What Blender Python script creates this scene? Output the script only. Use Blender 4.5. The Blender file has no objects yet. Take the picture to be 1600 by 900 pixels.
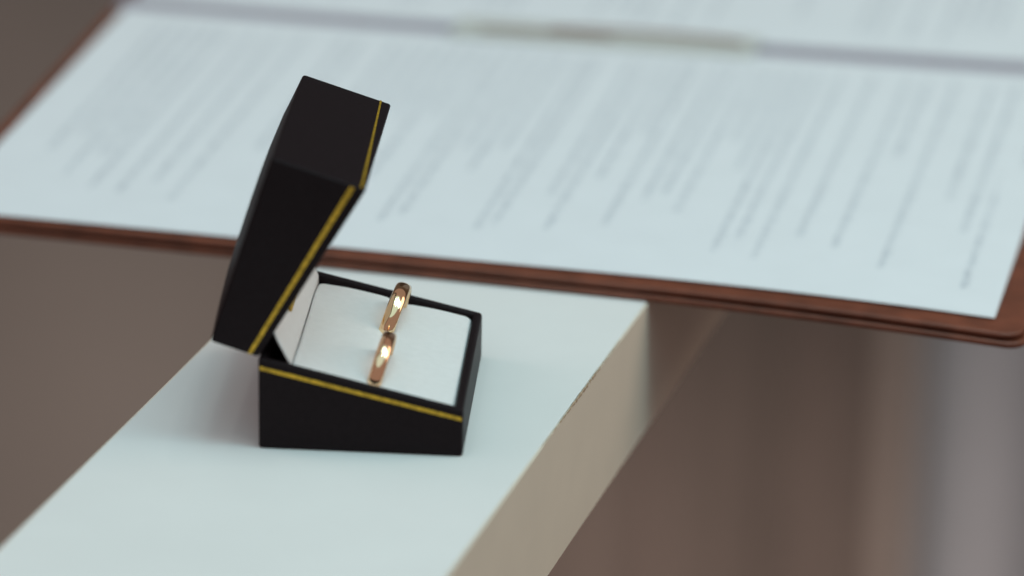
import bpy, bmesh, math, random
from mathutils import Vector, Matrix
random.seed(7)
S = bpy.context.scene
COL = S.collection
MM = 0.001
Z0 = 1.0                      # the stand's top is 1 m above the floor; lengths below are in mm from there

def V(x, y, z): return Vector((x*MM, y*MM, z*MM + Z0))

# ------------------------------------------------------------------ camera
YAW, PITCH, ROLL, FPX = -0.0555, 0.3652, 0.0204, 5890.9
fw = Vector((math.sin(YAW)*math.cos(PITCH), math.cos(YAW)*math.cos(PITCH), -math.sin(PITCH)))
rt = Vector((math.cos(YAW), -math.sin(YAW), 0)); up = rt.cross(fw)
r2 = rt*math.cos(ROLL) + up*math.sin(ROLL); u2 = -rt*math.sin(ROLL) + up*math.cos(ROLL)
cam = bpy.data.cameras.new('camera'); co = bpy.data.objects.new('camera', cam); COL.objects.link(co)
cam.sensor_width = 36; cam.lens = FPX*36/1600; cam.clip_start = .02; cam.clip_end = 60
M = Matrix((r2, u2, -fw)).transposed().to_4x4(); M.translation = V(106.36, -828.73, 361.3)
co.matrix_world = M
S.camera = co
cam.dof.use_dof = True
cam.dof.focus_distance = (V(28, 44, 22) - M.translation).dot(fw)
cam.dof.aperture_fstop = (cam.lens)/26.0
cam.dof.aperture_blades = 9

# ------------------------------------------------------------------ world and lamps
W_ = bpy.data.worlds.new('World'); S.world = W_; W_.use_nodes = True
bg = W_.node_tree.nodes['Background']; bg.inputs[0].default_value = (1.0, .76, .72, 1); bg.inputs[1].default_value = .28
S.view_settings.view_transform = 'Standard'; S.view_settings.look = 'None'
S.view_settings.exposure = 0; S.view_settings.gamma = 1
S.cycles.use_denoising = True
S.cycles.max_bounces = 8

def lamp(name, loc, target, size, power, col, shape='RECTANGLE', size_y=None, spread=None):
    l = bpy.data.lights.new(name, 'AREA'); l.shape = shape; l.size = size
    if size_y: l.size_y = size_y
    l.energy = power; l.color = col
    if spread: l.spread = spread
    o = bpy.data.objects.new(name, l); COL.objects.link(o)
    o.location = loc; d = (Vector(target) - Vector(loc)); o.rotation_euler = d.to_track_quat('-Z', 'Y').to_euler()
    return o
T = V(40, 40, 0)
lamp('skylight_panel', V(580, -120, 1300), T, .42, 6.6, (.55, .985, 1.06), size_y=1.3)
lamp('ceiling_panel_light', V(160, -430, 1400), T, 1.9, 6.0, (.49, .985, 1.08), shape='DISK')
lamp('right_fill_light', V(1500, 200, 900), T, .9, 7.0, (1.0, .82, .66), size_y=1.2)  # added warm fill from the right, in place of room bounce
lamp('left_fill_light', V(-1500, 350, 800), T, .9, 4.6, (1.0, .78, .79), size_y=1.2)  # added fill from the left, lifting the shadow beside the box
lamp('backdrop_fill_light', V(-60, 1220, -840), V(-60, 1750, -1040), .6, 2.3, (1.0, .9, .82), size_y=.5)  # added unseen lamp below the frame, brightening the wall and drapes
for x, y in ((150, -330), (520, 260), (-260, 120), (420, -520)):
    lamp('downlight', V(x, y, 1700), T, 0.035, .6, (1, .93, .84), shape='DISK')

# ------------------------------------------------------------------ materials
def mat(name, col, rough=.5, metal=0.0, var=.0, vscale=200, bump=0.0, bscale=800, spec=.5, sheen=0.0, coat=0.0):
    m = bpy.data.materials.new(name); m.use_nodes = True
    nt = m.node_tree; b = nt.nodes['Principled BSDF']
    b.inputs['Base Color'].default_value = (*col, 1); b.inputs['Roughness'].default_value = rough
    b.inputs['Metallic'].default_value = metal; b.inputs['Specular IOR Level'].default_value = spec
    b.inputs['Sheen Weight'].default_value = sheen; b.inputs['Coat Weight'].default_value = coat
    tc = nt.nodes.new('ShaderNodeTexCoord')
    if var:
        n = nt.nodes.new('ShaderNodeTexNoise'); n.inputs['Scale'].default_value = vscale; n.inputs['Detail'].default_value = 6
        nt.links.new(tc.outputs['Object'], n.inputs['Vector'])
        mr = nt.nodes.new('ShaderNodeMapRange'); mr.inputs[1].default_value = .3; mr.inputs[2].default_value = .7
        mr.inputs[3].default_value = 1 - var; mr.inputs[4].default_value = 1 + var
        nt.links.new(n.outputs['Fac'], mr.inputs[0])
        mx = nt.nodes.new('ShaderNodeVectorMath'); mx.operation = 'SCALE'; mx.inputs[0].default_value = col
        nt.links.new(mr.outputs[0], mx.inputs['Scale']); nt.links.new(mx.outputs[0], b.inputs['Base Color'])
    if bump:
        n2 = nt.nodes.new('ShaderNodeTexNoise'); n2.inputs['Scale'].default_value = bscale; n2.inputs['Detail'].default_value = 4
        nt.links.new(tc.outputs['Object'], n2.inputs['Vector'])
        bp = nt.nodes.new('ShaderNodeBump'); bp.inputs['Strength'].default_value = bump; bp.inputs['Distance'].default_value = .0003
        nt.links.new(n2.outputs['Fac'], bp.inputs['Height']); nt.links.new(bp.outputs[0], b.inputs['Normal'])
    return m
BLACK = mat('black_leatherette', (.0150, .0104, .0118), .44, var=.1, vscale=900, bump=.18, bscale=2600, spec=.07)
BLACKIN = mat('black_card', (.008, .0065, .007), .75, spec=.25)
FOIL = mat('gold_foil', (.60, .37, .028), .34, metal=.5, var=.35, vscale=700, bump=.5, bscale=500)
SATIN = mat('white_velvet', (.80, .80, .80), .85, var=.02, vscale=500, bump=.3, bscale=2500, spec=.15, sheen=.15)
GOLD = mat('rose_gold', (1.0, .72, .44), .09, metal=1.0)
GOLD2 = mat('rose_gold_warm', (1.0, .67, .42), .11, metal=1.0)
BRASS = mat('pale_brass', (.70, .72, .68), .4, metal=.15)
COPPER = mat('dark_copper', (.30, .17, .15), .4, metal=.2)
PAPER = mat('white_paper', (.78, .81, .84), .9, var=.015, vscale=60, bump=.08, bscale=900, spec=.2)
SPINE = mat('mauve_grey', (.33, .30, .36), .7, var=.05)
INK = mat('grey_ink', (.48, .52, .58), .8)
LEATHER = mat('brown_leather', (.168, .048, .024), .48, var=.25, vscale=120, bump=.5, bscale=900)
LEATHER2 = mat('dark_brown_leather', (.05, .018, .012), .55, var=.25, vscale=120, bump=.5, bscale=900)
WHITE = mat('white_laminate', (.80, .81, .80), .55, var=.015, vscale=40, bump=.03, bscale=500, spec=.35)
SIDE = mat('edge_banding', (.75, .67, .56), .6, var=.02, vscale=60, spec=.3)
CHIP = mat('bare_chipboard', (.42, .30, .20), .9, var=.4, vscale=900)
WALLM = mat('taupe_plaster', (.22, .185, .165), .9, var=.06, vscale=6)
HEM = mat('tan_hem_cloth', (.21, .17, .15), .9, var=.05, vscale=30)
CURT = mat('brown_drape_cloth', (.09, .066, .056), .9, var=.06, vscale=30)
CURT2 = mat('pale_drape_cloth', (.29, .283, .30), .9, var=.04, vscale=30)
FLOORM = mat('grey_brown_floor', (.16, .13, .115), .6, var=.1, vscale=8)

# ------------------------------------------------------------------ helpers
def link(name, me, m, parent=None, smooth=None, bevel=0, segs=2):
    o = bpy.data.objects.new(name, me); COL.objects.link(o)
    if m: me.materials.append(m)
    if parent: o.parent = parent
    if smooth is not None:
        for p in me.polygons: p.use_smooth = True
        me.set_sharp_from_angle(angle=math.radians(smooth))
    if bevel:
        b = o.modifiers.new('bevel', 'BEVEL'); b.width = bevel*MM; b.segments = segs; b.limit_method = 'ANGLE'
        b.angle_limit = math.radians(40); b.harden_normals = False
        for p in me.polygons: p.use_smooth = True
        me.set_sharp_from_angle(angle=math.radians(180))
        w = o.modifiers.new('normals', 'WEIGHTED_NORMAL'); w.keep_sharp = True
    return o
def mesh(name, vs, fs):
    me = bpy.data.meshes.new(name); me.from_pydata([tuple(v) for v in vs], [], fs); me.update()
    bm = bmesh.new(); bm.from_mesh(me); bmesh.ops.remove_doubles(bm, verts=bm.verts, dist=1e-7)
    bmesh.ops.recalc_face_normals(bm, faces=bm.faces); bm.to_mesh(me); bm.free()
    return me
def hexa(name, c, m, parent=None, bevel=0):       # 8 corners: bottom ring then top ring
    return link(name, mesh(name, c, [(0,3,2,1),(4,5,6,7),(0,1,5,4),(1,2,6,5),(2,3,7,6),(3,0,4,7)]), m, parent, bevel=bevel)
def empty(name, loc, label=None, cat=None, group=None):
    o = bpy.data.objects.new(name, None); COL.objects.link(o); o.location = loc; o.empty_display_size = .01
    tag(o, label, cat, group); return o
def tag(o, label=None, cat=None, group=None, kind=None):
    if label: o['label'] = label
    if cat: o['category'] = cat
    if group: o['group'] = group
    if kind: o['kind'] = kind
def rel(root):                                     # converts mm points to the root's space
    return lambda x, y, z: V(x, y, z) - root.location

# ------------------------------------------------------------------ setting: floor, wall, drapes
def sheet(name, pts, m, kind):
    o = link(name, mesh(name, pts, [(0,1,2,3)]), m); tag(o, kind=kind); return o
sheet('floor', [V(-4000,-3000,-1000), V(4000,-3000,-1000), V(4000,1750,-1000), V(-4000,1750,-1000)], FLOORM, 'structure')
hexa('wall', [V(-4000,1750,-1000), V(4000,1750,-1000), V(4000,1850,-1000), V(-4000,1850,-1000),
              V(-4000,1750,1700), V(4000,1750,1700), V(4000,1850,1700), V(-4000,1850,1700)], WALLM)['kind'] = 'structure'
def drape(name, x0, x1, y, folds, depth, m, label, z1=900, ph=0.0, hem=False):
    root = V(x0, y, -1000)
    n = 140; vs = []; fs = []
    for j in range(13):
        z = -995 + (z1 + 995)*j/12
        for i in range(n + 1):
            a = i/n
            w = math.sin(a*folds*2*math.pi + ph) + .35*math.sin(a*folds*4.3*math.pi + 1.3 + ph) + .12*math.sin(a*9 + j*.5)
            vs.append(V(x0 + (x1 - x0)*a + 4*math.sin(j*.6 + a*7), y + depth*w*(1 - .12*j/12), z) - root)
    for j in range(12):
        for i in range(n):
            q = j*(n + 1) + i; fs.append((q, q + 1, q + n + 2, q + n + 1))
    o = link(name, mesh(name, vs, fs), m, smooth=80); o.location = root
    s = o.modifiers.new('thick', 'SOLIDIFY'); s.thickness = .004
    tag(o, label, 'curtain')
    if hem:                                         # narrow hem down the right-hand edge, its own folded strip
        hv = []; hf = []
        for j in range(13):
            p = vs[j*(n + 1) + n]
            for dx, dy in ((-.002, -.003), (.008, -.009), (.017, -.008), (.025, .004)): hv.append(p + Vector((dx, dy, 0)))
        for j in range(12):
            for i in range(3): q = j*4 + i; hf.append((q, q + 1, q + 5, q + 4))
        h = link('hem', mesh('hem', hv, hf), HEM, o, smooth=80)
        h.modifiers.new('thick', 'SOLIDIFY').thickness = .003
    return o
drape('curtain', -90, 224, 1500, 2.9, 14, CURT, 'dark brown drape hanging behind the white stand', hem=True)
drape('curtain', 234, 860, 1522, 4.2, 9, CURT2, 'pale grey drape hanging beyond the corner of the brown folder', ph=2.2)

# ------------------------------------------------------------------ white stand
BA = .2232; bd = Vector((math.sin(BA), math.cos(BA))); bn = Vector((math.cos(BA), -math.sin(BA)))
OL, OR = -36.2, 64.45
def B(o, t, z): p = bn*o + bd*t; return V(p.x, p.y, z)
stand = empty('white_stand', B(14, -380, -1000), 'narrow white laminate stand arm with worn front edge carrying the black ring box and folder', 'stand')
def Bs(o, t, z): return B(o, t, z) - stand.location
def block(name, o0, o1, t0, t1, z0, z1, m, parent, bevel=0):
    return hexa(name, [Bs(o0,t0,z0), Bs(o1,t0,z0), Bs(o1,t1,z0), Bs(o0,t1,z0), Bs(o0,t0,z1), Bs(o1,t0,z1), Bs(o1,t1,z1), Bs(o0,t1,z1)], m, parent, bevel)
T0, T1 = -620, 480
block('board', OL + .6, OR - .6, T0, T1, -38, 0, WHITE, stand, .25)
block('edge_band', OR - .597, OR, T0, T1, -38, -.35, SIDE, stand, .12)
block('edge_band', OL, OL + .597, T0, T1, -38, -.35, SIDE, stand, .12)
block('post', OL + 8, OR - 8, -470, -300, -980, -38.05, WHITE, stand, 1)
block('foot', OL - 120, OR + 120, -560, -210, -1000, -980.05, WHITE, stand, 1)
# worn strip where the laminate has chipped off the near edge: small uneven flakes
vs = []; fs = []
t = 24.0
while t < 96:
    dt = random.uniform(.5, 1.5); k = math.exp(-((t - 60)/20)**2)
    a = random.uniform(.1, .5)*k + .05; b_ = random.uniform(.15, .7)*k + .06
    q = len(vs)
    vs += [Bs(OR - a, t, .05), Bs(OR - a*random.uniform(.7, 1.1), t + dt, .05), Bs(OR + .05, t + dt, .03), Bs(OR + .05, t, .03),
           Bs(OR + .05, t + dt, -b_), Bs(OR + .05, t, -b_*random.uniform(.6, 1.1))]
    fs += [(q, q + 1, q + 2, q + 3), (q + 3, q + 2, q + 4, q + 5)]
    t += dt + (random.uniform(0, .8) if random.random() < .35 else 0)
link('chipped_edge', mesh('chipped_edge', vs, fs), CHIP, stand)

# ------------------------------------------------------------------ ring box
Wd, D, HL, HR, H, TH = 49.27, 65.0, 23.49, 12.08, 35.5, 1.2643
WT = 2.2
box = empty('ring_box', V(Wd/2, D/2, 0), 'open black hinged jewellery box with gold trim line and white cushion, on the white stand', 'ring box')
bx = rel(box)
zr = lambda x: HL + (HR - HL)*x/Wd
def ident(x, y, z): return bx(x, y, z)
ct, st = math.cos(TH), math.sin(TH)
def opened(x, y, z):
    x0, z0 = x, z - HL
    return bx(x0*ct - z0*st, y, HL + x0*st + z0*ct)
def shell(name, zc, tf, m, parent, dome=0.0, out=1):
    n = 8 if dome else 1
    vs = []; fs = []
    def add(x, y, z): vs.append(tf(x, y, z)); return len(vs) - 1
    g = {}
    for i in range(n + 1):
        for j in range(n + 1):
            a, b = i/n, j/n
            h = dome*(1 - (2*a - 1)**4)*(1 - (2*b - 1)**4)
            g[i, j] = add(Wd*a, D*b, zc + out*h)
    for i in range(n):
        for j in range(n): fs.append((g[i,j], g[i+1,j], g[i+1,j+1], g[i,j+1]))
    R = [add(x, y, zr(x)) for x, y in ((0,0),(Wd,0),(Wd,D),(0,D))]
    I = [add(x, y, zr(x)) for x, y in ((WT,WT),(Wd-WT,WT),(Wd-WT,D-WT),(WT,D-WT))]
    zi = zc - out*1.8
    J = [add(x, y, zi) for x, y in ((WT,WT),(Wd-WT,WT),(Wd-WT,D-WT),(WT,D-WT))]
    fs.append(tuple([g[i,0] for i in range(n+1)] + [R[1], R[0]]))
    fs.append(tuple([g[n,j] for j in range(n+1)] + [R[2], R[1]]))
    fs.append(tuple([g[i,n] for i in range(n,-1,-1)] + [R[3], R[2]]))
    fs.append(tuple([g[0,j] for j in range(n,-1,-1)] + [R[0], R[3]]))
    for k in range(4):
        l = (k + 1) % 4
        fs.append((R[k], R[l], I[l], I[k])); fs.append((I[k], I[l], J[l], J[k]))
    fs.append(tuple(J))
    return link(name, mesh(name, vs, fs), m, parent, bevel=.8, segs=3)
base = shell('base', 0, ident, BLACK, box, out=-1)
lid = shell('lid', H, opened, BLACK, box, dome=1.9, out=1)

def strip(parent, a, b, wa, wb, nrm, m=FOIL, name='gold_line', th=.07):   # a, b: centre ends; wa, wb: half-width vectors
    nrm = nrm.normalized()*th*MM; e = nrm*.5
    c = [a - wa, b - wb, b + wb, a + wa]
    return hexa(name, [p - e for p in c] + [p + nrm for p in c], m, parent)
def line(parent, tf, P, Q, wP, wQ, off):
    a, b = tf(*P), tf(*Q)
    wa = tf(P[0]+wP[0], P[1]+wP[1], P[2]+wP[2]) - a; wb = tf(Q[0]+wQ[0], Q[1]+wQ[1], Q[2]+wQ[2]) - b
    n = tf(P[0]+off[0], P[1]+off[1], P[2]+off[2]) - a
    return strip(parent, a, b, wa, wb, n)
# base trim line, on its four sides
hw = .47
line(base, ident, (.35, 0, zr(.35) - 2.45), (Wd - .35, 0, zr(Wd) - 2.3), (0,0,hw), (0,0,hw), (0,-1,0))
line(base, ident, (.35, D, zr(.35) - 2.45), (Wd - .35, D, zr(Wd) - 2.3), (0,0,hw), (0,0,hw), (0,1,0))
# lid trim line
line(lid, opened, (.35, 0, zr(.35) + 2.3), (Wd - .5, 0, zr(Wd) + 3.3), (0,0,.47), (0,0,.6), (0,-1,0))
line(lid, opened, (.35, D, zr(.35) + 2.3), (Wd - .5, D, zr(Wd) + 3.3), (0,0,.55), (0,0,.6), (0,1,0))
line(lid, opened, (Wd, .4, zr(Wd) + 1.25), (Wd, D - .4, zr(Wd) + 2.9), (0,0,.28), (0,0,.24), (1,0,0))

# cushion: puffy white insert with a slit along its middle for the rings
SX = 27.4
def cushion():
    x0, x1, y0, y1 = 7.6, Wd - WT - .15, WT + .1, D - WT - .3
    nx, ny = 90, 80; vs = []; fs = []
    def prof(d, r):                                # rounded shoulder
        if d >= r: return 0.0
        return r - math.sqrt(max(0, r*r - (r - d)**2))
    for j in range(ny + 1):
        v = j/ny; v = v*v*(3 - 2*v)*.6 + v*.4
        for i in range(nx + 1):
            u = i/nx; u = u*u*(3 - 2*u)*.4 + u*.6
            x = x0 + (x1 - x0)*u; y = y0 + (y1 - y0)*v
            # rounded plan corners
            h = zr(x) - .75
            dx = min(x - x0, x1 - x); dy = min(y - y0, y1 - y)
            rc = 2.2
            if dx < rc and dy < rc: d = max(0.0, rc - math.hypot(rc - dx, rc - dy))
            else: d = min(dx, dy)
            h -= prof(d, 1.1) + (0 if d > .001 else 4)
            far = max(0, (y - (D - 16))/16)**2
            if x < SX: dip = 1.7*math.exp(-((x - 7)/6)**2) + .6*math.exp(-((x - 24)/12)**2)
            else: dip = 1.9*math.exp(-((x - SX)/9)**2) - .1
            h -= far*dip
            s = abs(x - SX)
            h -= (1.8 + 1.2*math.exp(-((y - 5)/5)**2))*math.exp(-(s/1.0)**2)*min(1, max(0, (y - 2.6)/3)) + .3*math.exp(-(s/3.0)**2)
            h += .12*math.sin(x*.21 + y*.13) + .08*math.sin(y*.31 - x*.17)
            vs.append(bx(x, y, h))
    N = nx + 1
    for j in range(ny):
        for i in range(nx):
            q = j*N + i; fs.append((q, q+1, q+N+1, q+N))
    # skirt
    ring = [i for i in range(N)] + [j*N + nx for j in range(1, ny + 1)] + [ny*N + i for i in range(nx - 1, -1, -1)] + [j*N for j in range(ny - 1, 0, -1)]
    b0 = len(vs)
    for k in ring:
        p = Vector(vs[k]); vs.append(Vector((p.x, p.y, bx(0, 0, 2.2).z)))
    for k in range(len(ring)):
        l = (k + 1) % len(ring); fs.append((ring[k], ring[l], b0 + l, b0 + k))
    return link('cushion', mesh('cushion', vs, fs), SATIN, box, smooth=70)
cushion()

# white lining that folds up from the cushion into the lid
A_ = TH - math.atan2(HL - HR, Wd); rd = (math.cos(A_), math.sin(A_)); rn = (-math.sin(A_), math.cos(A_))
def lp(s, o): return (rd[0]*s + rn[0]*o, HL + rd[1]*s + rn[1]*o)
prof = [(7.35, 19.0), (7.3, 21.4), (6.2, 23.8), (4.3, 27.6), (3.3, 30.2)] + [lp(s, 1.6 + .5*math.sin((s - 9)/36*math.pi)*-1) for s in (10, 16, 24, 32, 40, 46.5)]
vs = []; fs = []
ys = [WT + .25, WT + .7, WT + 2, D*.25, D*.5, D*.75, D - WT - 2, D - WT - .7, D - WT - .25]
for k, (x, z) in enumerate(prof):
    for y in ys: vs.append(bx(x, y, z))
n = len(ys)
for k in range(len(prof) - 1):
    for i in range(n - 1): q = k*n + i; fs.append((q, q+1, q+n+1, q+n))
o = link('lining', mesh('lining', vs, fs), SATIN, box, smooth=60)
s_ = o.modifiers.new('thick', 'SOLIDIFY'); s_.thickness = .0005; s_.offset = 0
# gilt spring hinge plate, lying on the lining
hp = []
hx = ((4.9, 26.9), (3.95, 28.9), (3.3, 31.0), (3.75, 33.6))
vs = []; fs = []
for (x, z) in hx:
    for y in (22, 43): vs.append(bx(x + .45, y, z + .2))
for k in range(3): fs.append((2*k, 2*k+1, 2*k+3, 2*k+2))
o = link('hinge', mesh('hinge', vs, fs), FOIL, box, smooth=60)
s_ = o.modifiers.new('thick', 'SOLIDIFY'); s_.thickness = .0005; s_.offset = 0

# ------------------------------------------------------------------ wedding rings
def band(name, y, R, w, th, zc, tilt, roll, m, label):
    root = empty(name, V(SX, y, zc), label, 'ring', 'wedding bands in the cushion slit')
    prof = []
    K = 24
    for k in range(K + 1):                          # domed outside
        a = -1 + 2*k/K
        prof.append((a*w/2, R - .55*a*a - .35*a**10))
    for k in range(7):                              # rounded inside
        a = 1 - 2*k/6
        prof.append((a*(w/2 - .12), R - th + .28*a*a))
    n = 128; vs = []; fs = []; P = len(prof)
    for i in range(n):
        t = 2*math.pi*i/n
        for (x, r) in prof: vs.append(Vector((x, r*math.cos(t), r*math.sin(t)))*MM)
    for i in range(n):
        for k in range(P): fs.append((i*P + k, i*P + (k+1) % P, ((i+1) % n)*P + (k+1) % P, ((i+1) % n)*P + k))
    o = link('metal_band', mesh('metal_band', vs, fs), m, root, smooth=50)
    root.rotation_euler = (0, roll, tilt)
    return root
cz = zr(SX) - .75
band('wedding_ring', 48.6, 10.9, 3.9, 1.6, cz - 1.9, math.radians(-4.99), math.radians(16.75), GOLD, 'wider rose gold wedding band standing in the slit at the back of the white cushion')
band('wedding_ring', 15.3, 10.7, 3.5, 1.6, cz - 1.9, math.radians(-2.99), math.radians(14.67), GOLD2, 'slimmer rose gold wedding band standing in the slit close to the gold-lined near rim')

# ------------------------------------------------------------------ folder with two printed sheets
def fit2(pts):                                      # quadratic through three (s, value) points
    (a, p), (b, q), (c, r) = pts
    def f(s):
        return p*(s-b)*(s-c)/((a-b)*(a-c)) + q*(s-a)*(s-c)/((b-a)*(b-c)) + r*(s-a)*(s-b)/((c-a)*(c-b))
    return f
ZP = 4.6
def Sf(s, t):
    nx = -108 + 290*s; ny = 145.2 - 44.0*s
    fx = -86 + 306*s;  fy = 349.5 - 52*s + 18*s*s
    x = nx + (fx - nx)*t; y = ny + (fy - ny)*t
    q = max(0.0, (s - .62)/.38)
    z = ZP - 2.6*q*q*max(0.0, 1 - t*.6) if t < 1.6 else ZP
    return x, y, z
folder = empty('document_folder', V(60, 330, 0), 'brown leather document folder lying open across the white stand', 'folder')
fl = rel(folder)
def slab(name, e0, e1, e2, zt, zb, m, parent, bw=lambda s: 5.0, bevel=.5, ctr=None):
    # e0 left border, e1 right border, e2 far border, in mm; bw(s) the near border
    nx, ny = 40, 44; vs = []; fs = []
    r = 6.0
    def knots(n, L): return [r*k/4 for k in range(5)] + [r + (L - 2*r)*k/(n - 8) for k in range(1, n - 8)] + [L - r + r*k/4 for k in range(5)]
    def pt(i, j, dz):
        Lx = 300 + e0 + e1; a = knots(nx, Lx)[i]
        s = (a - e0)/300
        t0 = -bw(s)/206; t1 = 2.04 + e2/206; Ly = (t1 - t0)*206
        b = knots(ny, Ly)[j]
        da, db = min(a, Lx - a), min(b, Ly - b)
        if da < r and db < r:                      # map the square corner block onto a quarter disc
            ua, ub = (r - da)/r, (r - db)/r
            k = max(ua, ub)/max(1e-9, math.hypot(ua, ub))
            na, nb = r - r*ua*k, r - r*ub*k
            a = na if a < Lx/2 else Lx - na; b = nb if b < Ly/2 else Ly - nb
        s = -e0/300 + a/300; t = t0 + b/206
        x, y, z = Sf(s, t)
        return fl(x, y, z + dz)
    N = nx + 1
    for dz in (zb, zt):
        for j in range(ny + 1):
            for i in range(N): vs.append(pt(i, j, dz))
    K = N*(ny + 1)
    for j in range(ny):
        for i in range(nx):
            q = j*N + i; fs.append((q, q+N, q+N+1, q+1)); fs.append((K+q, K+q+1, K+q+N+1, K+q+N))
    for i in range(nx):
        fs.append((i, i+1, K+i+1, K+i)); q = ny*N + i; fs.append((q+1, q, K+q, K+q+1))
    for j in range(ny):
        q = j*N; fs.append((q+N, q, K+q, K+q+N)); q = j*N + nx; fs.append((q, q+N, K+q+N, K+q))
    # round the four corners in plan by pulling the corner points in
    me = mesh(name, vs, fs)
    return link(name, me, m, parent, bevel=bevel, segs=3)
near_b = lambda s: 2.0 + 6.0*max(0, min(1, s))
slab('inner_panel', 5, 8.5, 5, -.35, -2.0, LEATHER, folder, near_b, .7)
slab('lower_cover', 5.8, 9.5, 6, -2.6, -4.45, LEATHER, folder, lambda s: near_b(s) + .6, .7)
slab('core_board', 3.5, 7, 3.5, -1.98, -2.62, LEATHER2, folder, lambda s: near_b(s) - 1.2, .1)

def page(name, t0, t1, label, lines):
    root_s, root_t = .5, (t0 + t1)/2
    root = empty(name, V(*Sf(root_s, root_t)) - Vector((0, 0, .0003)), label, 'sheet', 'printed sheets in the folder')
    pr = rel(root)
    nx, ny = 40, 24; vs = []; fs = []
    def P(s, t, dz=0.0):
        x, y, z = Sf(s, t); z += .12*math.sin(s*9 + t*3)*(1 if .03 < s < .97 else .3)
        return pr(x, y, z + .25 + dz)
    for dz in (-.12, 0):
        for j in range(ny + 1):
            for i in range(nx + 1): vs.append(P(i/nx, t0 + (t1 - t0)*j/ny, dz))
    N = nx + 1; K = N*(ny + 1)
    for j in range(ny):
        for i in range(nx):
            q = j*N + i; fs.append((q, q+N, q+N+1, q+1)); fs.append((K+q, K+q+1, K+q+N+1, K+q+N))
    for i in range(nx):
        fs.append((i, i+1, K+i+1, K+i)); q = ny*N + i; fs.append((q+1, q, K+q, K+q+1))
    for j in range(ny):
        q = j*N; fs.append((q+N, q, K+q, K+q+N)); q = j*N + nx; fs.append((q, q+N, K+q+N, K+q))
    link('paper', mesh('paper', vs, fs), PAPER, root, smooth=30)
    # illegible lines of small print, each word a run of letter-sized marks
    vs = []; fs = []
    def quad(s0, s1, ta, tb):
        q = len(vs)
        vs.extend([P(s0, ta, .03), P(s1, ta, .03), P(s1, tb, .03), P(s0, tb, .03)]); fs.append((q, q+1, q+2, q+3))
    mm_s = 1/297; mm_t = (t1 - t0)/206
    for (s, near, far) in lines:                    # line runs from far margin down to the near one
        t = t1 - far*mm_t; end = t0 + near*mm_t
        while t > end:
            for _ in range(random.randint(2, 9)):
                if t < end: break
                wl = random.uniform(.9, 1.5)*mm_t; h = random.choice((1.6, 1.6, 1.6, 2.3))*mm_s; k = .32*mm_t
                c = random.random()
                if c < .45: quad(s, s + h, t - k, t); quad(s + h*.0, s + .35*mm_s, t - wl, t); quad(s, s + h, t - wl, t - wl + k)
                elif c < .8: quad(s, s + h, t - k, t); quad(s + 1.3*mm_s, s + 1.6*mm_s, t - wl, t); quad(s, s + .3*mm_s, t - wl, t)
                else: quad(s, s + h, t - k, t); quad(s + .65*mm_s, s + .95*mm_s, t - wl, t)
                t -= wl + .45*mm_t
            t -= 1.5*mm_t
    link('printed_text', mesh('printed_text', vs, fs), INK, root)
    return root
# (position along the sheet, how far from the near edge the line stops, from the far edge it starts)
ENDS = [(0.1201, 30.8), (0.149, 27.5), (0.2034, 25.2), (0.409, 25.2), (0.4245, 32.9), (0.5013, 25.5), (0.515, 31.9), (0.5651, 30.5), (0.6156, 37.0), (0.6545, 67.2), (0.7263, 24.6), (0.7429, 35.1), (0.7652, 21.5), (0.7969, 42.8), (0.8326, 37.7), (0.8813, 23.8), (0.9179, 86.0), (0.9604, 17.5)]
L1 = [[a_, b_, 14] for a_, b_ in ENDS]
s = .05; row = 0
while s < .985:
    row += 1
    if row % 7 == 0 or row % 11 == 0: s += 5.3/297; continue     # blank line between paragraphs
    if all(abs(s - a_) > 3.6/297 for a_, b_ in ENDS):
        L1.append([s, random.choice((52, 60, 75, 95, 120)) if s > .2 else random.choice((40, 60, 75)), 14])
    s += 5.3/297
page('printed_sheet', .0, .972, 'near white printed sheet lying in the folder beside the ring box', L1)
L2 = [[.06 + 5.2/297*k, random.choice((16, 20, 34, 70)), 18] for k in range(52) if k % 7 and k % 11]
page('printed_sheet', 1.03, 2.02, 'far white printed sheet lying beyond the brass clip of the folder', L2)

# brass clip on the spine
def fp(s, t, dz): x, y, z = Sf(s, t); return fl(x, y, z + dz)
def bar(name, s0, s1, tA, tB, z0, z1, m, arch=0.0, parent=folder, bevel=.5):
    n = 16; vs = []; fs = []
    for i in range(n + 1):
        a = i/n; s = s0 + (s1 - s0)*a; h = arch*math.sin(math.pi*a)**.6 if 0 < a < 1 else 0
        vs += [fp(s, tA, z0 + h), fp(s, tB, z0 + h), fp(s, tB, z1 + h), fp(s, tA, z1 + h)]
    for i in range(n):
        for k in range(4): q = 4*i; l = (k + 1) % 4; fs.append((q + k, q + l, q + 4 + l, q + 4 + k))
    fs += [(0, 1, 2, 3), (4*n, 4*n + 3, 4*n + 2, 4*n + 1)]
    return link(name, mesh(name, vs, fs), m, parent, bevel=bevel)
bar('clip_plate', 0.35, .67, .953, 1.055, .6, 1.1, BRASS)
bar('spine_strip', -.012, 1.02, .962, 1.04, -.34, -.1, SPINE, bevel=0)  # mauve-grey strip filling the gap between the two sheets
bar('clip_lever', .45, .655, 1.004, 1.011, 1.2, 2.2, COPPER, arch=1.6)
bar('clip_lever', .38, .52, .989, .995, 1.15, 1.9, COPPER, arch=.5)
